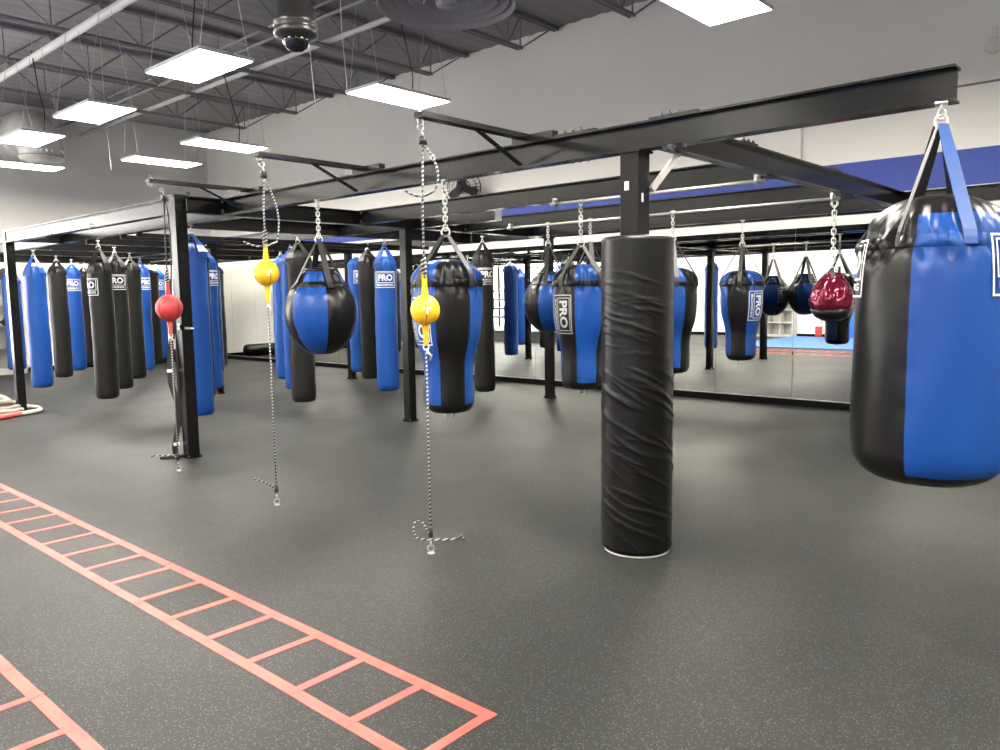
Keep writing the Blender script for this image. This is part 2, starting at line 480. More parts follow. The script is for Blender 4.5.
# ------------------------------------------------------------------ bag rack
rack = thing('bag_rack', 'black painted steel beam frame on posts that carries all the punching bags', 'frame', (-7.3, 6.4, 0))
RX, RY = -7.3, 6.4
ZT, ZB = 2.525, 2.37
bolt_mesh = None
def bolt(parent, p):
    global bolt_mesh
    if bolt_mesh is None:
        b = MB(); b.tube([(0, 0, -.008), (0, 0, .012)], .013, 6); b.tube([(0, 0, .012), (0, 0, .022)], .007, 6)
        bolt_mesh = b.build('bolt', M['bolt'], parent); bolt_mesh.location = p
        return bolt_mesh
    c = bolt_mesh.copy(); C.objects.link(c); c.parent = parent; c.location = p
    return c
def loc(p): return (p[0] - RX, p[1] - RY, p[2])
def ibeam(p, q, w=.10, zt=ZT, zb=ZB, name='beam'):
    b = MB(); tf = .011
    p, q = loc((p[0], p[1], 0)), loc((q[0], q[1], 0))
    for z, ww, hh in ((zt - tf / 2, w, tf), (zb + tf / 2, w, tf), ((zt + zb) / 2, .009, zt - zb)):
        b.bar((p[0], p[1], z), (q[0], q[1], z), ww, hh)
    return b.build(name, M['beam'], rack)
def bolts(beam, pts):
    for p in pts: bolt(beam, loc(p))
bx = {}
b1 = ibeam((-7.20, 4.02), (-.86, 4.02), .11)
b2 = ibeam((-7.20, 5.70), (-2.40, 5.70)); b3 = ibeam((-7.20, 7.42), (-2.40, 7.42)); b4 = ibeam((-7.20, 8.80), (-1.0, 8.80))
yR = ibeam((-2.35, 4.075), (-2.35, 9.1)); yM = ibeam((-7.25, 3.66), (-7.25, 9.1)); yN = ibeam((-8.75, 4.30), (-8.75, 9.1))
yL = ibeam((-12.1, 3.66), (-12.1, 9.1)); ibeam((-13.75, 4.30), (-13.75, 9.1)); ibeam((-15.4, 4.30), (-15.4, 9.1)); ibeam((-18.4, 4.30), (-18.4, 9.1))
c1 = ibeam((-12.40, 3.62), (-7.42, 3.62)); ibeam((-18.4, 4.25), (-7.30, 4.25)); b6 = ibeam((-18.4, 6.55), (-5.87, 6.55))
MB().box(loc((-5.866, 6.55, (ZT + ZB) / 2)), (.008, .1, .155)).build('end_plate', M['joist'], b6); ibeam((-18.4, 9.12), (-2.40, 9.12))
for xx in (-9.74, -10.2, -11.3, -16.75):
    MB().bar(loc((xx, 4.25, ZB - .025)), loc((xx, 9.1, ZB - .025)), .04, .05).build('hanger_tube', M['beam'], rack)
MB().tube([loc((-16.8, 7.55, ZB - .02)), loc((-15.4, 7.55, ZB - .02))], .02, 8).build('hanger_tube', M['beam'], rack)
# galvanised rails under two beams of the right bay
for (y, xa, xb) in ((7.20, -6.3, -2.42), (5.62, -4.4, -2.42)):
    g = MB().tube([loc((xa, y, ZB - .022)), loc((xb, y, ZB - .022))], .014, 10).build('rail_pipe', M['rail'], rack, True)
    for x in (xa + .05, xb - .06):
        MB().torus(loc((x, y, ZB - .022)), .026, .009, 'X').box(loc((x, y + .0, ZB + .01)), (.03, .05, .03)).build('pipe_clamp', M['rail'], g, True)
# posts
def post(x, y, zt, s=.11, zb=0.0):
    p = MB(); p.box(loc((x, y, (zt + zb) / 2)), (s, s, zt - zb), bev=.004)
    p.box(loc((x, y, zb + .006)), (s + .03, s + .03, .012)); p.box(loc((x, y, zt - .006)), (s + .03, s + .03, .012))
    o = p.build('post', M['beam'], rack)
    for a in (-1, 1):
        for b in (-1, 1):
            bolt(o, loc((x + a * (s / 2 + .004), y + b * (s / 2 + .004), zb + .014)))
    return o
p1 = post(-7.36, 3.62, 2.545, .115); p2 = post(-12.46, 3.66, 2.54); post(-7.27, 6.42, ZB); post(-11.98, 6.42, ZB); post(-7.20, 9.14, ZB); post(-11.96, 9.12, ZB)
post(-2.40, 9.12, ZB); pp = post(-2.52, 4.02, ZB, .125)
for x in (-18.4,):
    post(x, 9.12, ZB); post(x, 4.3, ZB)
# pillar braces and small plate
MB().bar(loc((-2.45, 4.09, 2.15)), loc((-2.37, 4.27, ZB + .005)), .035, .03).build('knee_brace', M['wood_brace'], rack)
MB().box(loc((-2.535, 3.9555, 2.17)), (.028, .004, .05)).build('paper_tag', M['tag'], pp)
MB().box(loc((-2.4555, 4.00, 2.10)), (.004, .016, .05)).build('paper_tag', M['tag'], pp)
# splice plates with bolts
for (x0, zz, bm, y) in ((-3.02, ZT, b1, 4.02), (-2.35, ZT, b1, 4.02)):
    sp = MB().box(loc((x0 + .1, y, zz + .006)), (.30, .10, .012)).build('splice_plate', M['beam'], bm)
    for k in range(3):
        for s in (-1, 1): bolt(sp, loc((x0 + .02 + k * .06, y + s * .038, zz + .012)))
for x0 in (-2.95, -2.30):
    for k in range(3): bolt(b1, loc((x0 + .06 * k, 3.985, ZB - .012)))
for y0 in (5.1, 6.75):
    sp = MB().box(loc((-2.35, y0, ZT + .006)), (.1, .24, .012)).build('splice_plate', M['beam'], yR)
    for k in range(3): bolt(sp, loc((-2.315, y0 - .07 + .07 * k, ZT + .012)))
for (x, y) in ((-7.25, 4.0), (-7.25, 5.7), (-7.25, 7.4)):
    cl = MB().box(loc((x + .045, y, (ZT + ZB) / 2)), (.07, .014, .12)).box(loc((x + .012, y + .03, (ZT + ZB) / 2)), (.014, .07, .12)).build('angle_cleat', M['beam'], yM)
    for z in (ZB + .03, ZT - .03): bolt(cl, loc((x + .06, y - .012, z)))
for k in range(3): bolt(p1, loc((-7.34 + .028 * k, 3.70, 2.553)))
for x in (-11.6, -10.6, -9.3):
    MB().torus(loc((x, 3.57, ZB + .02)), .02, .006, 'X').build('eye_bolt', M['steel'], c1, True)
for x in (-5.2, -4.2): MB().torus(loc((x, 3.99, ZT + .02)), .02, .006, 'X').build('eye_bolt', M['steel'], b1, True)
# latch on the corner post
l = MB().box(loc((-7.288, 3.545, 1.29)), (.03, .03, .05), mi=0).box(loc((-7.19, 3.56, 1.28)), (.16, .016, .022), mi=0)
l.box(loc((-7.285, 3.527, 1.31)), (.026, .008, .022), mi=1).box(loc((-7.285, 3.527, 1.275)), (.026, .008, .022), mi=1).box(loc((-7.09, 3.56, 1.28)), (.07, .008, .01), mi=1)
l.build('latch', [M['beam'], M['steel']], p1)
# outriggers for the double end bags
for x in (-3.36, -5.07, -6.80):
    a = MB().bar(loc((x, 3.09, 2.572)), loc((x, 4.12, 2.572)), .075, .03).build('outrigger_arm', M['beam'], rack)
    MB().bar(loc((x, 3.55, 2.565)), loc((x, 3.975, ZB + .02)), .032, .012).build('arm_brace', M['beam'], a)
    MB().box(loc((x + .06, 4.05, 2.555)), (.34, .06, .06)).build('mounting_plate', M['beam'], a)
    MB().tube([loc((x - .03, 3.13, 2.62)), loc((x - .03, 3.13, 2.56))], .008, 8).torus(loc((x - .03, 3.13, 2.545)), .02, .006, 'X').build('eye_bolt', M['steel'], a, True)

# ------------------------------------------------------------------ padded pillar
pad = thing('pillar_pad', 'tall black vinyl pad with diagonal wrinkles wrapped around the front steel pillar', 'pad', (-2.487, 3.997, 0), face_cam(-2.52, 4.02))
rnd = random.Random(3)
wr = []
for g in range(150):
    grp = rnd.choice((.06, .14, .22, .30, .36, .44, .55, .62, .70, .80, .88, .96, 1.05, 1.18, 1.30, 1.38, 1.46, 1.55, 1.66))
    hi = grp > 1.1
    wr.append((grp + rnd.uniform(-.05, .05), rnd.uniform(-2.8, 2.8), rnd.uniform(.35, 1.1), rnd.uniform(.006, .012) if hi else rnd.uniform(.008, .017), rnd.uniform(.0008, .0022) if hi else rnd.uniform(.0014, .0042), rnd.uniform(.04, .10) if hi else rnd.uniform(.08, .17)))
def padrad(a, r, z):
    a = (a + PI) % (2 * PI) - PI
    d = 0
    for zc, ac, ext, sg, am, sl in wr:
        da = (a - ac + PI) % (2 * PI) - PI
        zz = z - (zc - sl * da - .05 * da * da * (1 if da < 0 else -.4))
        if abs(zz) < 4 * sg: d += am * math.exp(-(zz / sg) ** 2) * math.exp(-(da / ext) ** 4)
    return r + min(d, .010)
pr = [(.095, 1.868), (.19, 1.868)]
prof = [(.198, .012), (.208, .03)] + [(.2105, .03 + (1.86 - .03) * k / 300) for k in range(1, 300)] + [(.208, 1.86), (.193, 1.874), (.09, 1.874)]
MB().lathe(prof, 180, rad=lambda a, r, z: padrad(a, r, z) if r > .2 else r).build('cover', M['pad'], pad, True)
MB().lathe([(.15, 0), (.196, 0), (.197, .014), (.15, .014)], 48).build('bottom_edge', M['tag'], pad, True)
MB().box((.02, .207, .94), (.03, .008, 1.8)).build('hook_and_loop_strip', M['strap'], pad)

# ------------------------------------------------------------------ heavy bags
def banana(x, y, zb, zs, r, col, label, logo=None, ztop=ZB, spin=0.0):
    t = thing('heavy_bag', label, 'punching bag', (x, y, zb), face_cam(x, y), 'long heavy bags')
    L = zs - zb
    rn = random.Random(int(x * 100) * 7 + int(y * 100))
    ph = [rn.uniform(0, 6.28) for _ in range(4)]
    prof = refine([(0, 0), (r * .55, .002), (r * .86, .012), (r * .975, .045), (r, .10), (r * 1.01, L * .35), (r, L * .7), (r, L - .10), (r * .985, L - .04), (r * .90, L + .01), (r * .70, L + .055), (r * .42, L + .085), (0, L + .09)], .035)
    def rad(a, rr, z):
        k = max(0, min(1, (z - (L - .22)) / .2))
        d = .007 * math.sin(7 * a + ph[0]) * k + .004 * math.sin(13 * a + ph[1] + 9 * z) * k
        d += .0035 * math.sin(3 * a + 4 * z + ph[2]) + .002 * math.sin(17 * z + 2 * a + ph[3])
        return max(rr + d * min(1, rr / r), .002)
    m = M[col]
    body = MB().lathe(prof, 40, rad=rad).build('body', m, t, True)
    apex = ztop - zb - .10
    for k in range(4):
        a = PI / 4 + PI / 2 * k + spin
        e = Vector((math.sin(a), -math.cos(a), 0)); tg = Vector((math.cos(a), math.sin(a), 0))
        s = MB(); hh = apex - L
        s.strip([e * (r + .004) + Vector((0, 0, L - .07)), e * (r * .98 + .004) + Vector((0, 0, L - .02)), e * (r * .80) + Vector((0, 0, L + .28 * hh)), e * (r * .42) + Vector((0, 0, L + .66 * hh)), e * .018 + Vector((0, 0, apex))], tg, [.15 * r / .16, .14 * r / .16, .10, .065, .035], .007)
        s.build('strap', m, t)
    MB().torus((0, 0, apex + .005), .026, .006, 'Y').build('ring', M['steel'], t, True)
    c = MB(); links(c, 0, 0, apex + .025, ztop - zb - .012, .04)
    c.box((0, 0, ztop - zb - .006), (.05, .05, .012)); c.build('chain', M['steel'], t, True)
    if logo is not None:
        f = interp(prof)
        wrap_logo(body, lambda z: r * 1.015, logo, L - .25, .29, .23, M['white_print'], 0, .010)
    return t
HB = [
 (-18.06, 5.29, .17, 2.00, .165, 'blue', 'blue heavy bag half hidden behind the left end post, in front of the white shelf', None),
 (-13.92, 4.42, .17, 2.03, .155, 'blue', 'plain blue heavy bag just right of the left end post, standing clear of its neighbours', None),
 (-15.35, 5.24, .18, 2.10, .148, 'grey_black', 'charcoal heavy bag between the clear-standing blue bag and the blue logo bag at left', None),
 (-16.66, 5.96, .18, 2.12, .150, 'blue', 'blue heavy bag with a full white logo, in the left group behind a charcoal bag', 0.0),
 (-17.80, 6.60, .18, 2.10, .150, 'grey_black', 'thin-looking charcoal heavy bag wedged between the blue logo bag and the big front charcoal bag', None),
 (-11.25, 4.38, .20, 1.99, .152, 'grey_black', 'frontmost charcoal heavy bag of the left group, logo turned to its left edge', -1.15),
 (-12.50, 5.10, .18, 2.08, .155, 'grey_black', 'charcoal heavy bag with a centred logo right behind the frontmost charcoal one', -.05),
 (-13.92, 5.93, .18, 2.10, .160, 'grey_black', 'third charcoal heavy bag in the receding row left of the red ball', None),
 (-15.42, 6.76, .18, 2.12, .158, 'blue', 'blue heavy bag after three charcoal bags in the row left of the red ball', .6),
 (-17.00, 7.65, .18, 2.15, .168, 'grey_black', 'dark heavy bag far back between the two blue bags beside the red ball', None),
 (-18.10, 8.30, .18, 2.15, .168, 'blue', 'blue heavy bag farthest back, just left of the red ball rope', .1),
 (-8.35, 4.24, .25, 2.09, .150, 'blue', 'large blue heavy bag directly right of the white-edged corner post', None),
 (-10.25, 5.27, .18, 2.12, .152, 'grey_black', 'charcoal heavy bag showing as a dark sliver between the blue bags beside the corner post', None),
 (-11.30, 5.95, .18, 2.12, .150, 'blue', 'blue heavy bag with logo second behind the corner post row', .75),
 (-13.75, 7.32, .18, 2.13, .161, 'blue', 'blue heavy bag third in the row receding behind the corner post', None),
 (-14.95, 8.05, .18, 2.13, .161, 'grey_black', 'dark heavy bag farthest in the row receding behind the corner post', None),
 (-11.62, 7.46, .18, 2.14, .158, 'blue', 'blue heavy bag farthest left of the cluster behind the large teardrop bag', None),
 (-10.13, 6.67, .18, 2.11, .155, 'blue', 'blue heavy bag between another blue and a charcoal one behind the large teardrop bag', None),
 (-8.78, 5.90, .18, 2.08, .158, 'grey_black', 'charcoal heavy bag hanging directly behind the large teardrop bag', None),
 (-11.50, 8.96, .18, 2.16, .166, 'blue', 'blue heavy bag with logo just right of the large teardrop bag, partly hidden by charcoal', .5),
 (-9.74, 7.80, .26, 2.12, .146, 'grey_black', 'charcoal heavy bag hanging between two blue bags right of the large teardrop bag', None),
 (-8.80, 7.36, .18, 2.04, .160, 'blue', 'blue heavy bag with a broad front logo left of the middle post', 0.0),
 (-7.56, 8.10, .18, 2.06, .150, 'grey_black', 'black heavy bag with logo right behind the black and blue uppercut bag with yellow ball', .45),
]
for h in HB: banana(*h)

# ------------------------------------------------------------------ panelled bags
def panel_bag(name, label, cat, group, x, y, zb, prof, npan, seam, first, cap_z, band, straps, apex_z, top_z, strap_z, sw, names=None, chain_r=.0048, lk_=.042, ring_r=.030, bottom=0.0, blue_straps=(), dring=True, wrinkle=.010, capcol=None, spin=0.0, sc=1.0, sws=None):
    """prof in absolute z; seam = angle of a seam seen from the camera; first = colour index right of it"""
    K = lambda z: 1.55 + (z - 1.55) * sc
    prof = [(r * sc, K(z)) for r, z in prof]; zb, cap_z, apex_z, strap_z, bottom = K(zb), K(cap_z), K(apex_z), K(strap_z), K(bottom)
    band = (K(band[0]), K(band[1])) if band else None
    t = thing(name, label, cat, (x, y, zb), face_cam(x, y, spin), group)
    P = refine([(r, z - zb) for r, z in prof], .018); n = 120
    rn = random.Random(int(x * 100)); ph = [rn.uniform(0, 6.28) for _ in range(6)]
    per = 2 * PI / npan
    rmax = max(r for r, z in P)
    top = max(z for r, z in P)
    def mif(a, z):
        if capcol is not None and z + zb > cap_z + 0.0 and capcol == 'black': return BLK
        if z + zb < bottom: return BLK
        k = int(math.floor((a - seam) / per + 1e-6)) % 2
        return first if k == 0 else 1 - first
    bz0 = band[0] - zb if band else 1e9
    def rad(a, r, z):
        s_ = ((a - seam) / per) % 1.0; s_ = min(s_, 1 - s_) * per * r
        d = -.0035 * math.exp(-(s_ / .012) ** 2) * min(1, r / .08)
        d += .0022 * math.sin(2 * PI * z / .022 + ph[0]) * math.exp(-(s_ / .03) ** 2) * min(1, r / .1)
        if band:
            k = math.exp(-((z - (bz0 + .05)) / .10) ** 2) if z > bz0 else math.exp(-((bz0 - z) / .05) ** 2)
            d += k * wrinkle * (.12 - 1.1 * abs(math.sin(8.5 * a + ph[1] + 5 * z + .8 * math.sin(3 * a))) + .5 * abs(math.sin(13 * a + ph[2] - 9 * z)) + .35 * math.sin(7 * a + 28 * z + ph[3]))
        d += .0025 * math.sin(4 * a + 6 * z + ph[4]) + .0018 * math.sin(9 * a - 9 * z + ph[5])
        return max(.002, r + d * min(1, r / (.5 * rmax)))
    body = MB().lathe(P, n, start=seam, mif=mif, rad=rad).build('body', [M['black'], M['blue']], t, True)
    f = interp(P)
    if band:
        z0, z1 = band[0] - zb, band[1] - zb
        q = [(f(z0) + .001, z0 - .002), (f(z0) + .0055, z0 + .003), (f((z0 + z1) / 2) + .006, (z0 + z1) / 2), (f(z1) + .0055, z1 - .003), (f(z1) + .001, z1 + .002)]
        MB().lathe(q, n, start=seam, mif=(mif if capcol == 'black' else None), rad=rad).build('seam_band', [M['black'], M['blue']], t, True)
    az = apex_z - zb
    for i, a in enumerate(straps):
        e = Vector((math.sin(a), -math.cos(a), 0)); tg = Vector((math.cos(a), math.sin(a), 0))
        z0 = strap_z - zb
        pts = [e * (f(z0 - .03) + .012) + Vector((0, 0, z0 - .03)), e * (f(z0) + .014) + Vector((0, 0, z0))]
        # follow the shoulder until the straight pull to the ring clears it
        zz = z0 + .03
        while zz < top - .01:
            rr = f(zz) + .014
            s0 = (az - zz) / max(rr - .03, 1e-3)
            z2 = zz + .03
            if z2 > top or (f(z2) + .008) < rr - .03 / s0 * 1.0: break
            pts.append(e * rr + Vector((0, 0, zz))); zz += .03
        pts.append(e * (f(min(zz, top - .005)) + .014) + Vector((0, 0, min(zz, top - .005))))
        last = pts[-1]; end = e * .022 + Vector((0, 0, az))
        for k in (.35, .7, 1): pts.append(last.lerp(end, k))
        sw_ = sws[i] if sws else sw
        w = [sw_] * (len(pts) - 1) + [sw_ * .8]
        MB().strip(pts, tg, w, .006).build('strap', M['blue_strap'] if i in blue_straps else M['strap'], t)
    MB().torus((0, 0, az + ring_r * .6), ring_r, .0065, 'Y').build('ring', M['steel'], t, True)
    c = MB(); links(c, 0, 0, az + ring_r * 1.2, top_z - zb - .012, lk_, chain_r, chain_r * 3)
    c.box((0, 0, top_z - zb - .006), (.05, .06, .012)); c.build('chain', M['steel'], t, True)
    if dring:
        MB().torus((0, 0, -.026), .028, .005, 'Y').build('bottom_ring', M['steel'], t, True)
    return t, body, f
UP = [(0, .735), (.08, .737), (.14, .752), (.166, .79), (.172, .85), (.172, 1.0), (.178, 1.09), (.196, 1.17), (.221, 1.25), (.237, 1.34), (.243, 1.44), (.242, 1.54), (.238, 1.61), (.237, 1.655), (.226, 1.70), (.195, 1.745), (.145, 1.775), (.08, 1.792), (0, 1.797)]
def uppercut(x, y, label, seam, first, straps, apex, logo=None, logom='white_print', sc=1.0):
    t, body, f = panel_bag('uppercut_bag', label, 'punching bag', 'uppercut bags', x, y, .735, UP, 6, seam, first, 1.66, (1.61, 1.655), straps, apex, ZB, 1.635, .045, bottom=.80, sc=sc, wrinkle=.026)
    if logo is not None:
        wrap_logo(body, f, logo, (1.38 - .735) * sc, .34, .21, M[logom], 1, .006)
    return t
d = R
uppercut(-4.08, 3.985, 'black and blue uppercut bag hanging behind the nearer yellow ball', d(-20), BLK, [d(-48), d(42), d(132), d(222)], 1.965, d(-52), sc=1.048)
uppercut(-4.12, 5.69, 'black and blue uppercut bag with a large sideways logo, left beside the padded pillar', d(-13), BLU, [d(-42), d(40), d(130), d(230)], 1.955, d(-43), 'grey_print', 1.05)
uppercut(-4.062, 7.20, 'blue and black uppercut bag half hidden by the right edge of the padded pillar', d(-30), BLU, [d(10), d(100), d(190), d(280)], 2.06, sc=1.027)
uppercut(-4.03, 8.76, 'blue and black uppercut bag nearest the mirrors with a sideways logo on its right', d(-42), BLK, [d(-6), d(84), d(174), d(264)], 2.07, d(44))

TD = [(0, 1.085), (.09, 1.095), (.17, 1.145), (.235, 1.225), (.278, 1.33), (.292, 1.42), (.286, 1.50), (.262, 1.575), (.222, 1.635), (.190, 1.665), (.172, 1.70), (.150, 1.74), (.115, 1.765), (.06, 1.775), (0, 1.775)]
def teardrop(x, y, label, seam, first, straps, apex, dz=0.0, logo=None, sc=1.0):
    pf = [(r, z + dz) for r, z in TD]
    t, body, f = panel_bag('teardrop_bag', label, 'punching bag', 'teardrop bags', x, y, 1.085 + dz, pf, 6, seam, first, 1.68 + dz, (1.635 + dz, 1.675 + dz), straps, apex + dz, ZB, 1.655 + dz, .05, dring=False, sc=sc, wrinkle=.014)
    MB().lathe([(r * sc, z * sc) for r, z in ((.118, .672), (.13, .685), (.118, .70), (.09, .705))], 40).build('top_rim', M['black'], t, True)
    if logo is not None: wrap_logo(body, f, logo, .36, .26, .17, M['white_print'], 1, .008)
    return t
teardrop(-5.62, 3.985, 'large blue and black teardrop bag in front of the charcoal heavy bag', d(10), BLK, [d(20), d(110), d(200), d(290)], 2.0, sc=1.05)
teardrop(-5.68, 7.20, 'black and blue teardrop bag behind the far middle post, left of the logo uppercut bag', d(-24), BLU, [d(-10), d(80), d(170), d(260)], 2.08, .02, d(85))
teardrop(-5.10, 7.22, 'teardrop bag hidden behind the logo uppercut bag, its blue side seen in the mirror', d(34), BLK, [d(10), d(100), d(190), d(280)], 2.08, .04)

BIG = [(0, .70), (.10, .704), (.20, .722), (.265, .758), (.297, .802), (.308, .85), (.313, 1.0), (.314, 1.25), (.313, 1.45), (.307, 1.60), (.297, 1.70), (.282, 1.77), (.252, 1.835), (.20, 1.89), (.12, 1.93), (0, 1.945)]
t, body, f = panel_bag('heavy_bag', 'huge black and blue barrel-shaped heavy bag at the right edge, nearest the camera', 'punching bag', None, -.912, 3.985, .70, BIG, 4, d(-16), BLU, 1.845, (1.715, 1.765), [d(23), d(-27), d(165), d(205)], 2.235, ZB, 1.75, .055, chain_r=.0055, lk_=.045, ring_r=.026, blue_straps=(0,), dring=False, wrinkle=.032, bottom=.775, capcol='black', sc=1.055, sws=(.055, .016, .022, .055))
wrap_logo(body, f, d(66), 1.69 - .70, .30, .26, M['white_print'], 0, .010)
wrap_logo(body, f, d(-86), 1.69 - .70, .30, .26, M['white_print'], 0, .007)

# maroon pear bag
mb = thing('teardrop_bag', 'small shiny maroon teardrop bag on a long chain in front of the mirror', 'punching bag', (-2.475, 7.235, 1.275), face_cam(-2.52, 7.22))
mp = refine([(0, 0), (.07, .006), (.135, .04), (.178, .105), (.19, .17), (.178, .235), (.142, .31), (.095, .375), (.055, .415), (.03, .43), (0, .432)], .02)
MB().lathe(mp, 48, rad=lambda a, r, z: max(.002, r + (.007 * math.sin(6 * a + 12 * z) + .006 * math.sin(11 * a - 20 * z) + .004 * math.sin(17 * a + 33 * z)) * min(1, r / .1) * max(0, min(1, (z - .11) / .06)))).build('body', M['maroon'], mb, True)
MB().lathe([(.0, .0), (.072, .0), (.137, .036), (.178, .10), (.182, .10), (.142, .033), (.074, -.003), (0, -.006)], 40).build('black_underside', M['black'], mb, True)  # thin black shell over the lower end of the ball
MB().torus((0, 0, .445), .03, .006, 'Y').torus((0, 0, .50), .026, .006, 'X').build('ring', M['steel'], mb, True)
for a in (0, PI / 2, PI, 3 * PI / 2):
    e = Vector((math.sin(a), -math.cos(a), 0)); tg = Vector((math.cos(a), math.sin(a), 0))
    MB().strip([e * .10 + Vector((0, 0, .372)), e * .06 + Vector((0, 0, .42)), e * .02 + Vector((0, 0, .455))], tg, [.03, .028, .022], .005).build('strap', M['strap'], mb)
c = MB(); links(c, 0, 0, .52, ZB - .045 - 1.275, .055, .006, .018); c.torus((0, 0, ZB - .055 - 1.275), .03, .007, 'Y'); c.build('chain', M['steel'], mb, True)

# ------------------------------------------------------------------ double end bags
def t_mark(parent, r, z0, th):
    b = MB()
    h = .03
    for (u0, v0, u1, v1) in ((-.022, .010, .022, .018), (-.0055, -.022, .0055, .010), (-.022, .002, -.014, .010), (.014, .002, .022, .010)):
        pts = []
        for u, v in ((u0, v0), (u1, v0), (u1, v1), (u0, v1)):
            a = th + u / r; e = math.asin(v / r)
            rr = r + .0012
            pts.append(b.b.verts.new((rr * math.cos(e) * math.sin(a), -rr * math.cos(e) * math.cos(a), z0 + rr * math.sin(e))))
        b.b.faces.new(pts)
    o = b.build('emblem', M['white_print'], parent); o['label'] = 'white lettermark'
def dbl(x, y, zc, r, col, label, seams, zt, loop, tail, mark=True, upm='braid', knot_z=2.36, low=.2):
    t = thing('double_end_bag', label, 'punching ball', (x, y, 0), face_cam(x, y))
    pr_ = [(0, -1)] + [(math.cos(a), math.sin(a)) for a in [R(-80 + 8 * k) for k in range(21)]] + [(0, 1)]
    def rad(a, rr, z):
        s_ = ((a - seams) / (PI / 2)) % 1; s_ = min(s_, 1 - s_) * PI / 2 * r
        return rr - .004 * math.exp(-(s_ / .006) ** 2) * min(1, rr / (.4 * r))
    ball = MB().lathe([(q * r, w_ * r * 1.03 + zc) for q, w_ in pr_], 48, start=seams, rad=rad).build('ball', M[col], t, True)
    for k in range(4):
        a = seams + k * PI / 2
        MB().tube([(math.sin(a) * math.cos(R(e)) * (r - .002), -math.cos(a) * math.cos(R(e)) * (r - .002), zc + math.sin(R(e)) * r * 1.03) for e in range(-72, 73, 12)], .0022, 5).build('seam', M['seam'], ball, True)
    if mark: t_mark(ball, r, zc, R(8))
    L1 = .12
    for sgn in (1, -1):
        za, zb_ = zc + sgn * r * .93, zc + sgn * (r + L1)
        MB().strip([(0, 0, za), (0, 0, (za + zb_) / 2), (0, 0, zb_)], (1, 0, 0), [.045, .032, .030], .012).build('loop_tab', M[col], t)
    ztab = zc + r + L1; zlow = zc - r - L1
    # hook and upper rope (two strands) with knot
    MB().torus((0, 0, zt - .035), .018, .005, 'Y').tube([(0, 0, zt - .05), (.012, 0, zt - .07), (.012, 0, zt - .09), (-.008, 0, zt - .10), (-.016, 0, zt - .085)], .005, 6).build('hook', M['steel'], t, True)
    kn = MB(); kn.tube([(.012, 0, zt - .085), (.012, 0, zt - .13)], [.018, .026], 10); kn.build('knot', M['cord'], t, True)
    kz = zt - .125
    MB().tube([(0, 0, ztab - .015), (0, 0, (ztab + kz) / 2), (.010, 0, kz)], .0062, 8).build('upper_rope', M[upm], t, True)
    MB().tube([(-.012, 0, ztab), (-.010, 0, ztab + .08), (.004, 0, ztab + .11), (.008, 0, ztab + .02), (0, 0, ztab - .02)], .009, 8).build('tab_knot', M['braid'], t, True)
    MB().tube(loop(kz), .0065, 8).build('loose_rope', M[upm], t, True)
    # lower cord, clip, floor anchor, tail
    MB().torus((0, 0, zlow - .012), .016, .005, 'Y').tube([(0, 0, zlow - .02), (.015, 0, zlow - .05), (.03, 0, zlow - .06), (.02, 0, zlow - .09)], .008, 6).build('clip', M['steel'], t, True)
    MB().tube([(0, 0, zlow - .03), (0, 0, (zlow + .1) / 2), (0, 0, .10)], .0058, 8).build('lower_rope', M['braid'], t, True)
    MB().tube([(0, 0, .16), (0, 0, .10)], [.012, .016], 10).build('slide_knot', M['cord'], t, True)
    MB().tube(tail, .0062, 8).build('rope_tail', M['braid'], t, True)
    MB().torus((0, 0, .062), .016, .005, 'X').torus((0, 0, .03), .02, .005, 'Y').lathe([(0, 0), (.022, 0), (.022, .005), (.012, .010), (0, .011)], 20).build('floor_anchor', M['rail'], t, True)
    return t
def loop_r(dx, bot, out):
    def f_(kz):
        p = [(.012, -.005, kz - .01)]
        for k in range(1, 11):
            a = k / 10
            p.append((.012 + dx * math.sin(a * PI * .72), -.01, kz - (kz - bot) * a))
        ex = p[-1][0]
        for k in range(1, 8):
            a = k / 7
            p.append((ex + (out - ex) * a, -.015, bot - .035 * math.sin(a * PI) * 1.0 - .0 * a))
        return p
    return f_
dbl(-3.39, 3.13, 1.468, .087, 'yellow', 'yellow double end ball nearest the camera, hanging before the black and blue uppercut bag', R(5), 2.545,
    loop_r(.082, 2.155, -.10), [(0, 0, .11), (-.05, 0, .20), (-.09, 0, .21), (-.105, 0, .15), (-.085, 0, .10), (-.03, 0, .085), (.10, -.01, .085), (.16, -.02, .09), (.19, -.02, .11), (.2, -.02, .08)])
dbl(-5.10, 3.15, 1.734, .091, 'yellow', 'yellow double end ball higher up, left of the large teardrop bag', R(20), 2.545,
    loop_r(.09, 1.96, -.15), [(0, 0, .11), (-.03, 0, .15), (-.08, 0, .185), (-.13, 0, .20), (-.15, 0, .22), (-.145, 0, .19)])
dbl(-6.845, 3.235, 1.478, .115, 'red', 'red double end ball beside the white-edged corner post', R(45), 2.545,
    lambda kz: [(.012, 0, kz), (.03, 0, kz - .05), (.045, 0, kz - .3), (.035, 0, kz - .6), (.02, 0, kz - .85)],
    [(0, 0, .11), (-.04, 0, .15), (-.10, 0, .155), (-.16, 0, .16), (-.20, 0, .165), (-.22, 0, .15)], mark=False, upm='cord')

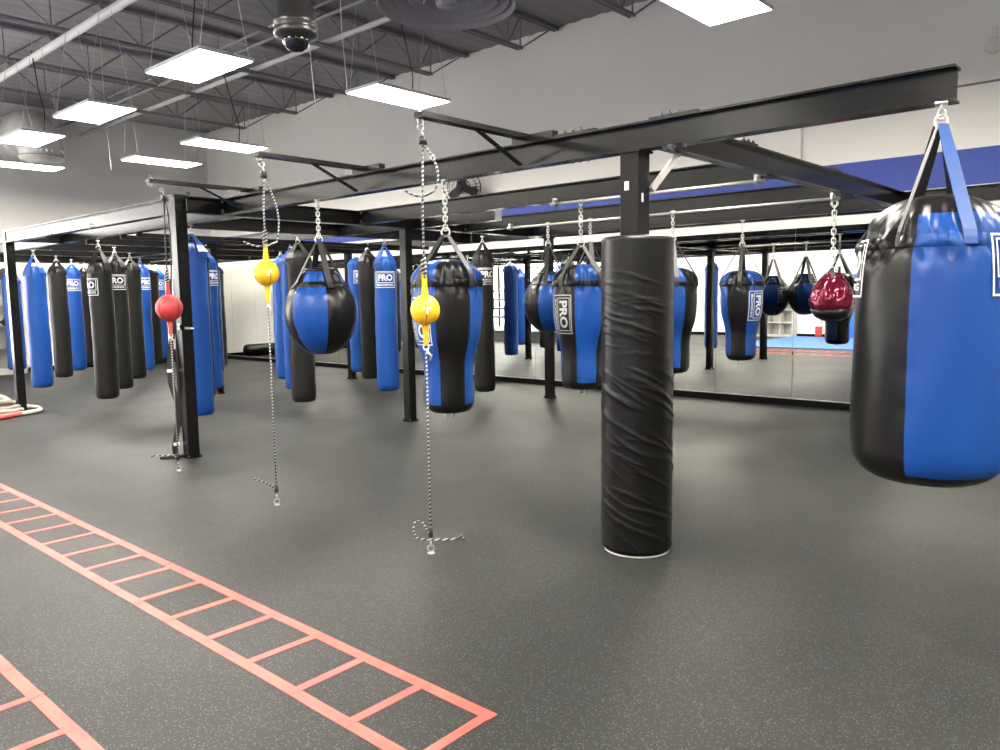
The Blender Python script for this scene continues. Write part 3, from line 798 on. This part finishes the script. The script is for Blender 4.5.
# black strap with buckles hanging beside the corner post
st = thing('hanging_strap', 'black strap with two white buckles hanging down the left side of the corner post', 'strap', (-7.47, 3.56, 0), face_cam(-7.4, 3.55))
MB().strip([(0, 0, 1.75), (-.015, 0, 1.5), (.005, 0, 1.28), (-.03, 0, 1.1), (-.05, 0, .9), (-.045, 0, .72), (-.005, 0, .55), (.0, 0, .42), (-.02, 0, .25), (-.05, 0, .12), (-.045, 0, .02)], (1, 0, 0), [.02, .03, .04, .05, .07, .06, .05, .05, .045, .05, .05], .02).build('webbing', M['strap'], st)
MB().strip([(.03, .01, 1.75), (.035, .01, 1.3), (.02, .01, .95), (.02, .01, .6), (.01, .01, .3)], (1, 0, 0), [.015, .03, .03, .03, .03], .012).build('second_loop', M['strap'], st)
for z, x in ((.86, -.05), (.13, -.03)): MB().box((x, -.02, z), (.06, .012, .03), bev=.003).build('buckle', M['tag'], st)
MB().box((-.09, -.02, .015), (.20, .09, .03), bev=.008).build('foot_loop', M['strap'], st)

# ------------------------------------------------------------------ floor tape ladders
def ladder(x0, x1, ya, yb, w, xs, label, spl):
    t = thing('floor_ladder_marking', label, 'floor marking', ((x0 + x1) / 2, (ya + yb) / 2, 0))
    ox, oy = (x0 + x1) / 2, (ya + yb) / 2
    rn = random.Random(int(ya * 100))
    for y in (ya, yb):
        b = MB(); n = 40; row = []
        for k in range(n + 1):
            x = x0 + (x1 - x0) * k / n; j = rn.uniform(-.002, .002)
            row.append([b.b.verts.new((x - ox, y - oy + s * w / 2 + j, z)) for s, z in ((-1, .0004), (1, .0004), (1, .0022), (-1, .0022))])
        for A, B in zip(row, row[1:]):
            for k in range(4): b.b.faces.new((A[k], A[(k + 1) % 4], B[(k + 1) % 4], B[k]))
        b.b.faces.new(row[0]); b.b.faces.new(row[-1])
        b.build('rail_tape', M['tape'], t)
    r0_ = None
    for x in xs:
        j = rn.uniform(-.006, .006)
        MB().bar((x - ox + j, ya - oy - w / 2 + .004 if ya < yb else 0, .0016), (x - ox - j, yb - oy + w / 2 - .004, .0016), .042, .0024).build('rung_tape', M['tape'], t)
    for x, y in spl:
        MB().box((x - ox, y - oy, .0032), (.03, w * 1.02, .0018), Matrix.Rotation(.25, 4, 'Z')).build('tape_overlap', M['redtape'], t)
    return t
ladder(-9.2, -1.86, 1.635, 2.005, .052, [-1.882 - .3575 * k for k in range(21)], 'long red tape ladder on the floor with its end below the middle of the picture', ((-4.45, 2.005), (-6.55, 1.635), (-6.9, 1.635)))
ladder(-9.2, -2.0, .58, .952, .052, [-2.27 - .3575 * k for k in range(20)], 'red tape ladder cut off by the bottom left corner of the picture', ((-3.35, .952),))

# ------------------------------------------------------------------ lights
def panel(x, y, along, label, cord=None, z=4.0, wires=True):
    rz = 0 if along == 'x' else PI / 2
    t = thing('ceiling_light', label, 'ceiling light', (x, y, z), rz, 'hanging panel lights')
    fr = MB()
    for s in (-1, 1):
        fr.box((0, s * .298, .018), (1.20, .012, .036)); fr.box((s * .594, 0, .018), (.012, .584, .036))
    fr.box((0, 0, .030), (1.17, .57, .012)); fr.build('frame', M['frame_white'], t)
    MB().box((0, 0, .010), (1.174, .582, .014)).build('diffuser', M['diffuser'], t)
    for sx in (-1, 1) if wires else ():
        for sy in (-1, 1):
            MB().tube([(sx * .55, sy * .27, .034), (sx * .55, sy * .05, ZJ - z)], .0035, 5).build('suspension_wire', M['wire'], t, True)
    if cord:
        MB().tube([(cord * .3, .1, .034), (cord * .34, .12, .35), (cord * .22, .1, .7), (cord * .05, .1, ZJ - z)], .008, 6).build('power_cord', M['cord'], t, True)
    return t
panel(-8.08, 4.29, 'x', 'hanging panel light below the dome camera, left of it, the largest diamond-shaped one', -1)
panel(-10.98, 4.34, 'x', 'hanging panel light second from the left duct in the upper row', None)
panel(-13.35, 4.31, 'x', 'hanging panel light glowing right in front of the round duct', 1)
panel(-16.05, 5.05, 'y', 'lowest hanging panel light at the left picture edge under the duct', None)
panel(-3.25, 6.35, 'y', 'hanging panel light at the top right, above the long beam', None)
panel(-7.56, 6.64, 'y', 'hanging panel light with a curved black cord above the nearest outrigger tip', 1)
panel(-11.86, 6.68, 'y', 'hanging panel light above the middle outrigger tip', 1)
panel(-14.0, 6.65, 'y', 'hanging panel light above the far outrigger tip, lowest of the middle three', None)
for (x, y, a) in ((-2.3, 3.7, 'x'), (.8, 6.4, 'y'), (1.6, 3.7, 'x'), (4.3, 5.5, 'y'), (-8.1, .6, 'x'), (-11.0, .4, 'x'), (-14, .4, 'x'), (-17, .6, 'x'), (-4.6, .6, 'x'), (-1.0, .4, 'x'), (3.0, 0.4, 'x'), (-15.5, -3, 'y'), (-12, -3, 'y'), (-8.5, -3, 'y'), (-5, -3, 'y'), (-1.5, -3, 'y'), (2.5, -3, 'y')):  # unseen panels added to bring up the room brightness
    panel(x, y, a, 'added panel light outside the picture, there to brighten the room', None)

t = panel(-17.6, 8.3, 'y', 'added panel light on wall brackets, hidden behind the beams to brighten the left wall', None, 3.3, False)  # added lamp that lifts the brightness of the lower left wall
for yy in (-.5, .5): MB().bar((yy, 0, .03), (yy, 1.85, .03), .03, .03).build('wall_bracket', M['frame_white'], t)

# overcast daylight through the added storefront
w = bpy.data.worlds.new('World'); S.world = w; w.use_nodes = True
wn = w.node_tree.nodes
wn['Background'].inputs[0].default_value = (1.0, .985, .94, 1); wn['Background'].inputs[1].default_value = 5.5
def portal(name, locn, rot, sx, sy):
    l = bpy.data.lights.new(name, 'AREA'); l.shape = 'RECTANGLE'; l.size = sx; l.size_y = sy; l.cycles.is_portal = True
    o = bpy.data.objects.new(name, l); C.objects.link(o); o.location = locn; o.rotation_euler = rot
portal('daylight_left', (XL + .02, (WY0 + WY1) / 2, (WZ0 + WZ1) / 2), (0, R(-90), 0), WZ1 - WZ0, WY1 - WY0)

# ------------------------------------------------------------------ ceiling things
df = thing('ceiling_diffuser', 'large round grey air diffuser with concentric rings at the top edge', 'air diffuser', (-5.50, 5.45, 4.27))
for k, (ra, rb, z0, z1) in enumerate(((.62, .66, .0, .14), (.52, .60, .04, .15), (.40, .49, .05, .15), (.27, .36, .05, .14), (.15, .22, .03, .12))):
    MB().lathe([(ra, z1), (rb - .01, z0), (rb, z0 + .01), (ra + .012, z1 + .01)], 56).build('ring_vane', M['diff_metal'], df, True)
MB().lathe([(0, .0), (.09, .01), (.11, .05), (0, .09)], 40).build('centre_cap', M['diff_metal'], df, True)
MB().lathe([(.60, .15), (.62, .15), (.50, .40), (.40, .55), (.40, 1.05), (.38, 1.05), (.38, .55), (.48, .40)], 48).build('drop_duct', M['diff_metal'], df, True)
cm = thing('dome_camera', 'dark grey dome security camera hanging from the ceiling at the top', 'camera', (-4.42, 3.02, 3.12))
MB().lathe([(.10, .08), (.135, .095), (.142, .115), (.135, .135), (.132, .15), (.140, .16), (.138, .185), (.125, .20), (.118, .29), (.10, .315), (.04, .33), (0, .33)], 48).build('housing', M['cam_shell'], cm, True)
MB().lathe([(0, 0), (.04, .005), (.068, .026), (.083, .06), (.086, .09), (.06, .09)], 40).build('dome', M['cam_glass'], cm, True)
MB().tube([(0, 0, .32), (0, 0, 2.1)], .02, 10).build('pendant_pole', M['cam_shell'], cm, True)
MB().lathe([(.086, .075), (.10, .08), (.10, .10), (.086, .10)], 40).build('trim_ring', M['cam_shell'], cm, True)
# duct near the left wall
du = thing('air_duct', 'big round galvanised air duct turning down by the left wall', 'duct', (-17.8, 5.95, 4.42))
dp = [(-1.64, 0, .66), (-1.3, 0, .66), (-.9, 0, .66)]
MB().tube(dp, .46, 36).build('horizontal_run', M['duct'], du, True)
MB().tube([(-.95, 0, .66), (-.45, 0, .64), (-.16, 0, .48), (0, 0, .2), (0, 0, 0), ], [.46, .45, .43, .41, .40], 36).build('elbow', M['duct'], du, True)
MB().lathe([(.41, .03), (.425, .04), (.425, .07), (.41, .08)], 36).build('collar', M['duct'], du, True)
g = MB()
for k in range(6): g.bar((.36, -.25 + k * .1, .18), (.50, -.25 + k * .1, .12), .012, .05)
g.bar((.42, -.3, .16), (.42, .3, .16), .02, .02); g.build('side_grille', M['frame_white'], du)
# loose wires
for (x, y, z, L, n_) in ((-6.73, 4.8, 3.42, 1.9, 'straight white wire hanging loose below the dome camera'), (-6.9, 5.35, 3.55, 1.75, 'white wire hanging loose at the left end of the light with the curved cord'), (-12.9, 5.3, 3.6, 1.7, 'curling white wire hanging loose above the left front beam')):
    tw = thing('loose_wire', n_, 'wire', (x, y, z))
    MB().tube([(0, 0, 0), (-.02, 0, .15), (-.06, .01, .4), (-.09, 0, .9), (-.1, 0, ZC - z)], .005, 6).build('strand', M['tag'], tw, True)
# wall fan
fn = thing('wall_fan', 'dark caged wall fan high on the back wall behind the long beam', 'fan', (-9.85, 10.06, 3.45))
fm = Matrix.Rotation(R(34), 4, 'Z') @ Matrix.Rotation(R(14), 4, 'X')
cg = MB()
for rr, yy in ((.33, 0), (.335, -.06), (.25, -.085), (.16, -.10), (.08, -.105), (.25, .05), (.12, .07)): cg.torus(fm @ Vector((0, yy, 0)), rr, .0055 if rr < .32 else .009, 'Y', 40, 5, fm.to_3x3())
for k in range(28):
    a = 2 * PI * k / 28; cs, sn = math.cos(a), math.sin(a)
    cg.tube([fm @ Vector((cs * q, yy, sn * q)) for q, yy in ((.05, -.105), (.16, -.10), (.25, -.085), (.335, -.05), (.33, 0), (.25, .05), (.10, .075))], .0032, 4)
cg.build('cage', M['fan'], fn, True)
for k in range(3):
    a = 2 * PI * k / 3 + .4
    b = MB(); b.box((.165, 0, 0), (.25, .008, .17), bev=.003)
    b.build('blade', M['fan'], fn).matrix_local = fm @ Matrix.Rotation(a, 4, 'Y') @ Matrix.Rotation(R(28), 4, 'X')
MB().tube([fm @ Vector((0, -.05, 0)), fm @ Vector((0, .14, 0))], [.07, .085], 20).build('motor', M['fan'], fn, True)
MB().bar((-.07, .10, .0), (-.07, .35, -.02), .06, .06).box((-.07, .35, -.05), (.14, .02, .2)).build('bracket', M['fan'], fn)
# conduits and sensor on the back wall
cd = thing('wall_conduit', 'thin conduit running along the back wall at the right beyond the beam end', 'conduit', (-2.0, YB - .02, 3.84))
MB().tube([(-2.0, 0, .0), (5, 0, 0)], .012, 8).build('horizontal_run', M['joist'], cd, True)
MB().tube([(-2.0, 0, .0), (-2.0, 0, -.70)], .012, 8).build('vertical_run', M['duct'], cd, True)
sn_ = thing('wall_sensor', 'small pale round sensor high on the back wall at the right edge', 'sensor', (-1.88, YB, 4.23))
MB().tube([(0, 0, 0), (0, -.05, 0)], [.10, .085], 24).build('body', M['white_paint'], sn_, True)
MB().box((0, -.01, .13), (.05, .03, .12)).build('junction', M['white_paint'], sn_)

# ------------------------------------------------------------------ left shelf and gear
def glove(x, y, z, rz, col, label, s=1.0):
    t = thing('boxing_glove', label, 'boxing glove', (x, y, z), rz, 'gloves on the white shelf')
    MB().lathe([(0, 0), (.05, .005), (.062, .04), (.058, .08), (.075, .13), (.085, .19), (.078, .25), (.05, .29), (0, .30)], 20, mtx=Matrix.Translation((0, 0, .075)) @ Matrix.Rotation(R(90), 4, 'Y') @ Matrix.Scale(s, 4)).build('mitt', M[col], t, True)
    MB().tube([(.09, -.05, .08), (.14, -.088, .085), (.20, -.085, .085)], [.03, .033, .022], 10).build('thumb', M[col], t, True)
    MB().torus((.035, 0, .075), .062, .012, 'X', 20, 6).build('cuff', M['tag'], t, True)
    return t
sh = thing('cube_shelf', 'white open gear shelf against the left wall at the left picture edge', 'shelf', (-19.25, 4.2, 0))
ZS = (.10, .56, 1.03, 1.50, 1.95)
for z in ZS: MB().box((0, 0, z), (.38, 3.2, .035)).build('shelf_board', M['shelfw'], sh)
for y in (-1.6, -.8, 0, .8, 1.58): MB().box((0, y, .98), (.38, .035, 1.96)).build('upright', M['shelfw'], sh)
MB().box((-.18, 0, 1.0), (.015, 3.2, 1.9)).build('back_panel', M['shelfw'], sh)
MB().box((0.02, 0, .04), (.34, 3.2, .08)).build('plinth', M['shelfw'], sh)
glove(-19.2, 5.50, .58, .3, 'dark_leather', 'dark boxing glove on the low shelf board beside the white upright')
glove(-19.2, 5.05, .58, .2, 'red', 'red boxing glove on the low shelf board at the picture edge')
glove(-19.2, 5.45, 1.05, -.2, 'dark_leather', 'dark boxing glove on the middle shelf board')
glove(-19.2, 4.95, 1.05, .4, 'dark_leather', 'dark boxing glove on the middle shelf board nearer the picture edge')
glove(-19.2, 5.0, 1.52, .1, 'dark_leather', 'dark boxing glove on the upper shelf board')
hp = thing('weight_plate_ring', 'black ring-shaped pad standing on top of the white shelf', 'ring pad', (-19.2, 5.55, 1.97))
MB().torus((0, 0, .16), .11, .05, 'X', 24, 10).build('ring', M['dark_leather'], hp, True)
hp2 = thing('focus_mitt', 'black round focus mitt lying on the shelf top at the picture edge', 'mitt', (-19.2, 4.95, 1.97))
MB().lathe([(0, 0), (.11, .0), (.13, .03), (.12, .07), (.06, .09), (0, .092)], 24).build('pad_face', M['dark_leather'], hp2, True)
MB().strip([(-.06, 0, .085), (0, 0, .11), (.06, 0, .085)], (0, 1, 0), [.05, .05, .05], .008).build('hand_strap', M['strap'], hp2)

# battle rope heap
br = thing('battle_rope', 'heap of thick off-white rope with a red end at the left post', 'rope', (-12.45, 3.35, 0))
rn = random.Random(5)
for (cx, cy, ra, rb, rot, z0, tl, t0) in ((-.28, .02, .42, .30, .3, .034, .0, 0), (-.20, -.02, .36, .26, 1.1, .075, .03, 1), (-.30, .05, .40, .24, -.4, .115, .05, 2), (-.18, -.04, .30, .24, .8, .15, .06, 3), (-.26, .02, .28, .20, .1, .185, .07, 4.4)):
    pts = []
    for k in range(44):
        a = t0 + k * .15
        x = ra * math.cos(a) * (1 + .08 * math.sin(3 * a + t0)); y = rb * math.sin(a) * (1 + .1 * math.sin(2 * a + 2 * t0))
        pts.append((cx + x * math.cos(rot) - y * math.sin(rot), cy + x * math.sin(rot) + y * math.cos(rot), z0 + tl * math.sin(a + t0) * .6))
    MB().tube(pts, .030, 10).build('rope_coil', M['rope'], br, True)
MB().tube([(.50, .13, .034), (.47, .27, .034), (.40, .385, .034), (.28, .46, .034), (.10, .50, .034), (-.10, .50, .034), (-.25, .43, .034), (-.38, .25, .04)], .032, 10).build('outer_loop', M['rope'], br, True)
MB().tube([(.72, -.30, .036), (.66, -.14, .036), (.58, .02, .036), (.505, .135, .036)], .036, 12).build('end_grip', M['redtape'], br, True)

# heavy bag lying along the left wall
fb = thing('fallen_bag', 'black heavy bag lying on the floor by the left wall, seen in the mirror', 'punching bag', (-19.05, 8.95, 0))
MB().lathe([(0, 0), (.10, .005), (.15, .03), (.165, .09), (.165, 1.55), (.15, 1.62), (.10, 1.66), (0, 1.67)], 32, mtx=Matrix.Translation((0, .85, .168)) @ Matrix.Rotation(R(90), 4, 'X')).build('body', M['black'], fb, True)
for s in (-.04, .04): MB().strip([(s, -.80, .168), (s * .6, -.95, .14), (0, -1.05, .06)], (1, 0, 0), [.04, .035, .03], .006).build('strap', M['strap'], fb)

# ------------------------------------------------------------------ the room seen only in the mirror
fm_ = MB()
tag(MB().box((-5.3, -2.56, .012), (9.6, 5.2, .024)).build('training_mat', M['mat_blue']), 'large blue training mat seen in the mirror behind the tape ladders', 'mat')
def cubes(x, label):
    t = thing('cube_shelf', label, 'shelf', (x, -5.12, 0))
    for k in range(5): MB().box((0, 0, .06 + k * .42), (1.7, .38, .03)).build('shelf_board', M['shelfw'], t)
    for k in range(5): MB().box((-.84 + k * .42, 0, .91), (.03, .38, 1.76)).build('upright', M['shelfw'], t)
    MB().box((0, -.18, .9), (1.7, .012, 1.7)).build('back_panel', M['shelfw'], t)
    MB().box((0, 0, .03), (1.68, .36, .05)).build('plinth', M['shelfw'], t)
cubes(-10.9, 'white cube shelf mirrored between the two reflected teardrop bags')
kp = thing('kick_shield', 'red and white kick shield leaning on the far wall, seen in the mirror', 'kick shield', (-9.3, -5.22, .024))
MB().box((0, 0, .17), (.20, .14, .34), bev=.03).build('red_face', M['red'], kp)
MB().box((0, 0, .56), (.20, .14, .46), bev=.03).build('white_face', M['tag'], kp)
wp = thing('wall_pad', 'upright blue wall pad behind the reflected uppercut bag', 'pad', (-8.15, -5.28, .024))
MB().box((0, 0, 1.0), (1.0, .10, 2.0), bev=.02).build('pad', M['wall_pad'], wp)
MB().box((0, -.045, 1.0), (1.04, .03, 2.04)).build('backing', M['shelfw'], wp)
rg = thing('boxing_ring', 'boxing ring with dark apron and ropes seen in the mirror beside the far post', 'boxing ring', (-16.4, -1.7, 0))
MB().box((0, 0, .36), (5.0, 5.6, .06)).build('canvas', M['canvas'], rg)
MB().box((0, 0, .165), (4.9, 5.5, .33)).build('apron', M['apron'], rg)
for sx in (-1, 1):
    for sy in (-1, 1):
        po = MB().tube([(sx * 2.3, sy * 2.6, .39), (sx * 2.3, sy * 2.6, 1.85)], .05, 12).build('corner_post', M['cord'], rg, True)
        MB().box((sx * 2.2, sy * 2.5, 1.15), (.18, .18, 1.0), Matrix.Rotation(R(45), 4, 'Z'), bev=.03).build('corner_pad', M['apron'], rg)
for z in (.78, 1.08, 1.38, 1.68):
    for p, q in (((-2.2, -2.5), (2.2, -2.5)), ((2.2, -2.5), (2.2, 2.5)), ((2.2, 2.5), (-2.2, 2.5)), ((-2.2, 2.5), (-2.2, -2.5))):
        MB().tube([(p[0], p[1], z), (q[0], q[1], z)], .034, 8).build('ring_rope', M['cord'], rg, True)
for p in ((-.8, 2.5), (.8, 2.5), (2.2, -1.6), (2.2, -.8), (2.2, 0), (2.2, .8), (2.2, 1.6)):
    MB().bar((p[0], p[1], .78), (p[0], p[1], 1.68), .05, .03).build('rope_spacer', M['cord'], rg)

# ------------------------------------------------------------------ render look
S.view_settings.view_transform = 'Standard'
S.view_settings.look = 'None'
S.view_settings.gamma = 1.0
S.view_settings.use_curve_mapping = False
S.view_settings.exposure = 1.68
S.cycles.max_bounces = 10
S.cycles.diffuse_bounces = 5
S.cycles.glossy_bounces = 5
S.cycles.transparent_max_bounces = 8
S.cycles.caustics_reflective = False
S.cycles.caustics_refractive = False
S.cycles.use_denoising = True
bpy.context.view_layer.update()
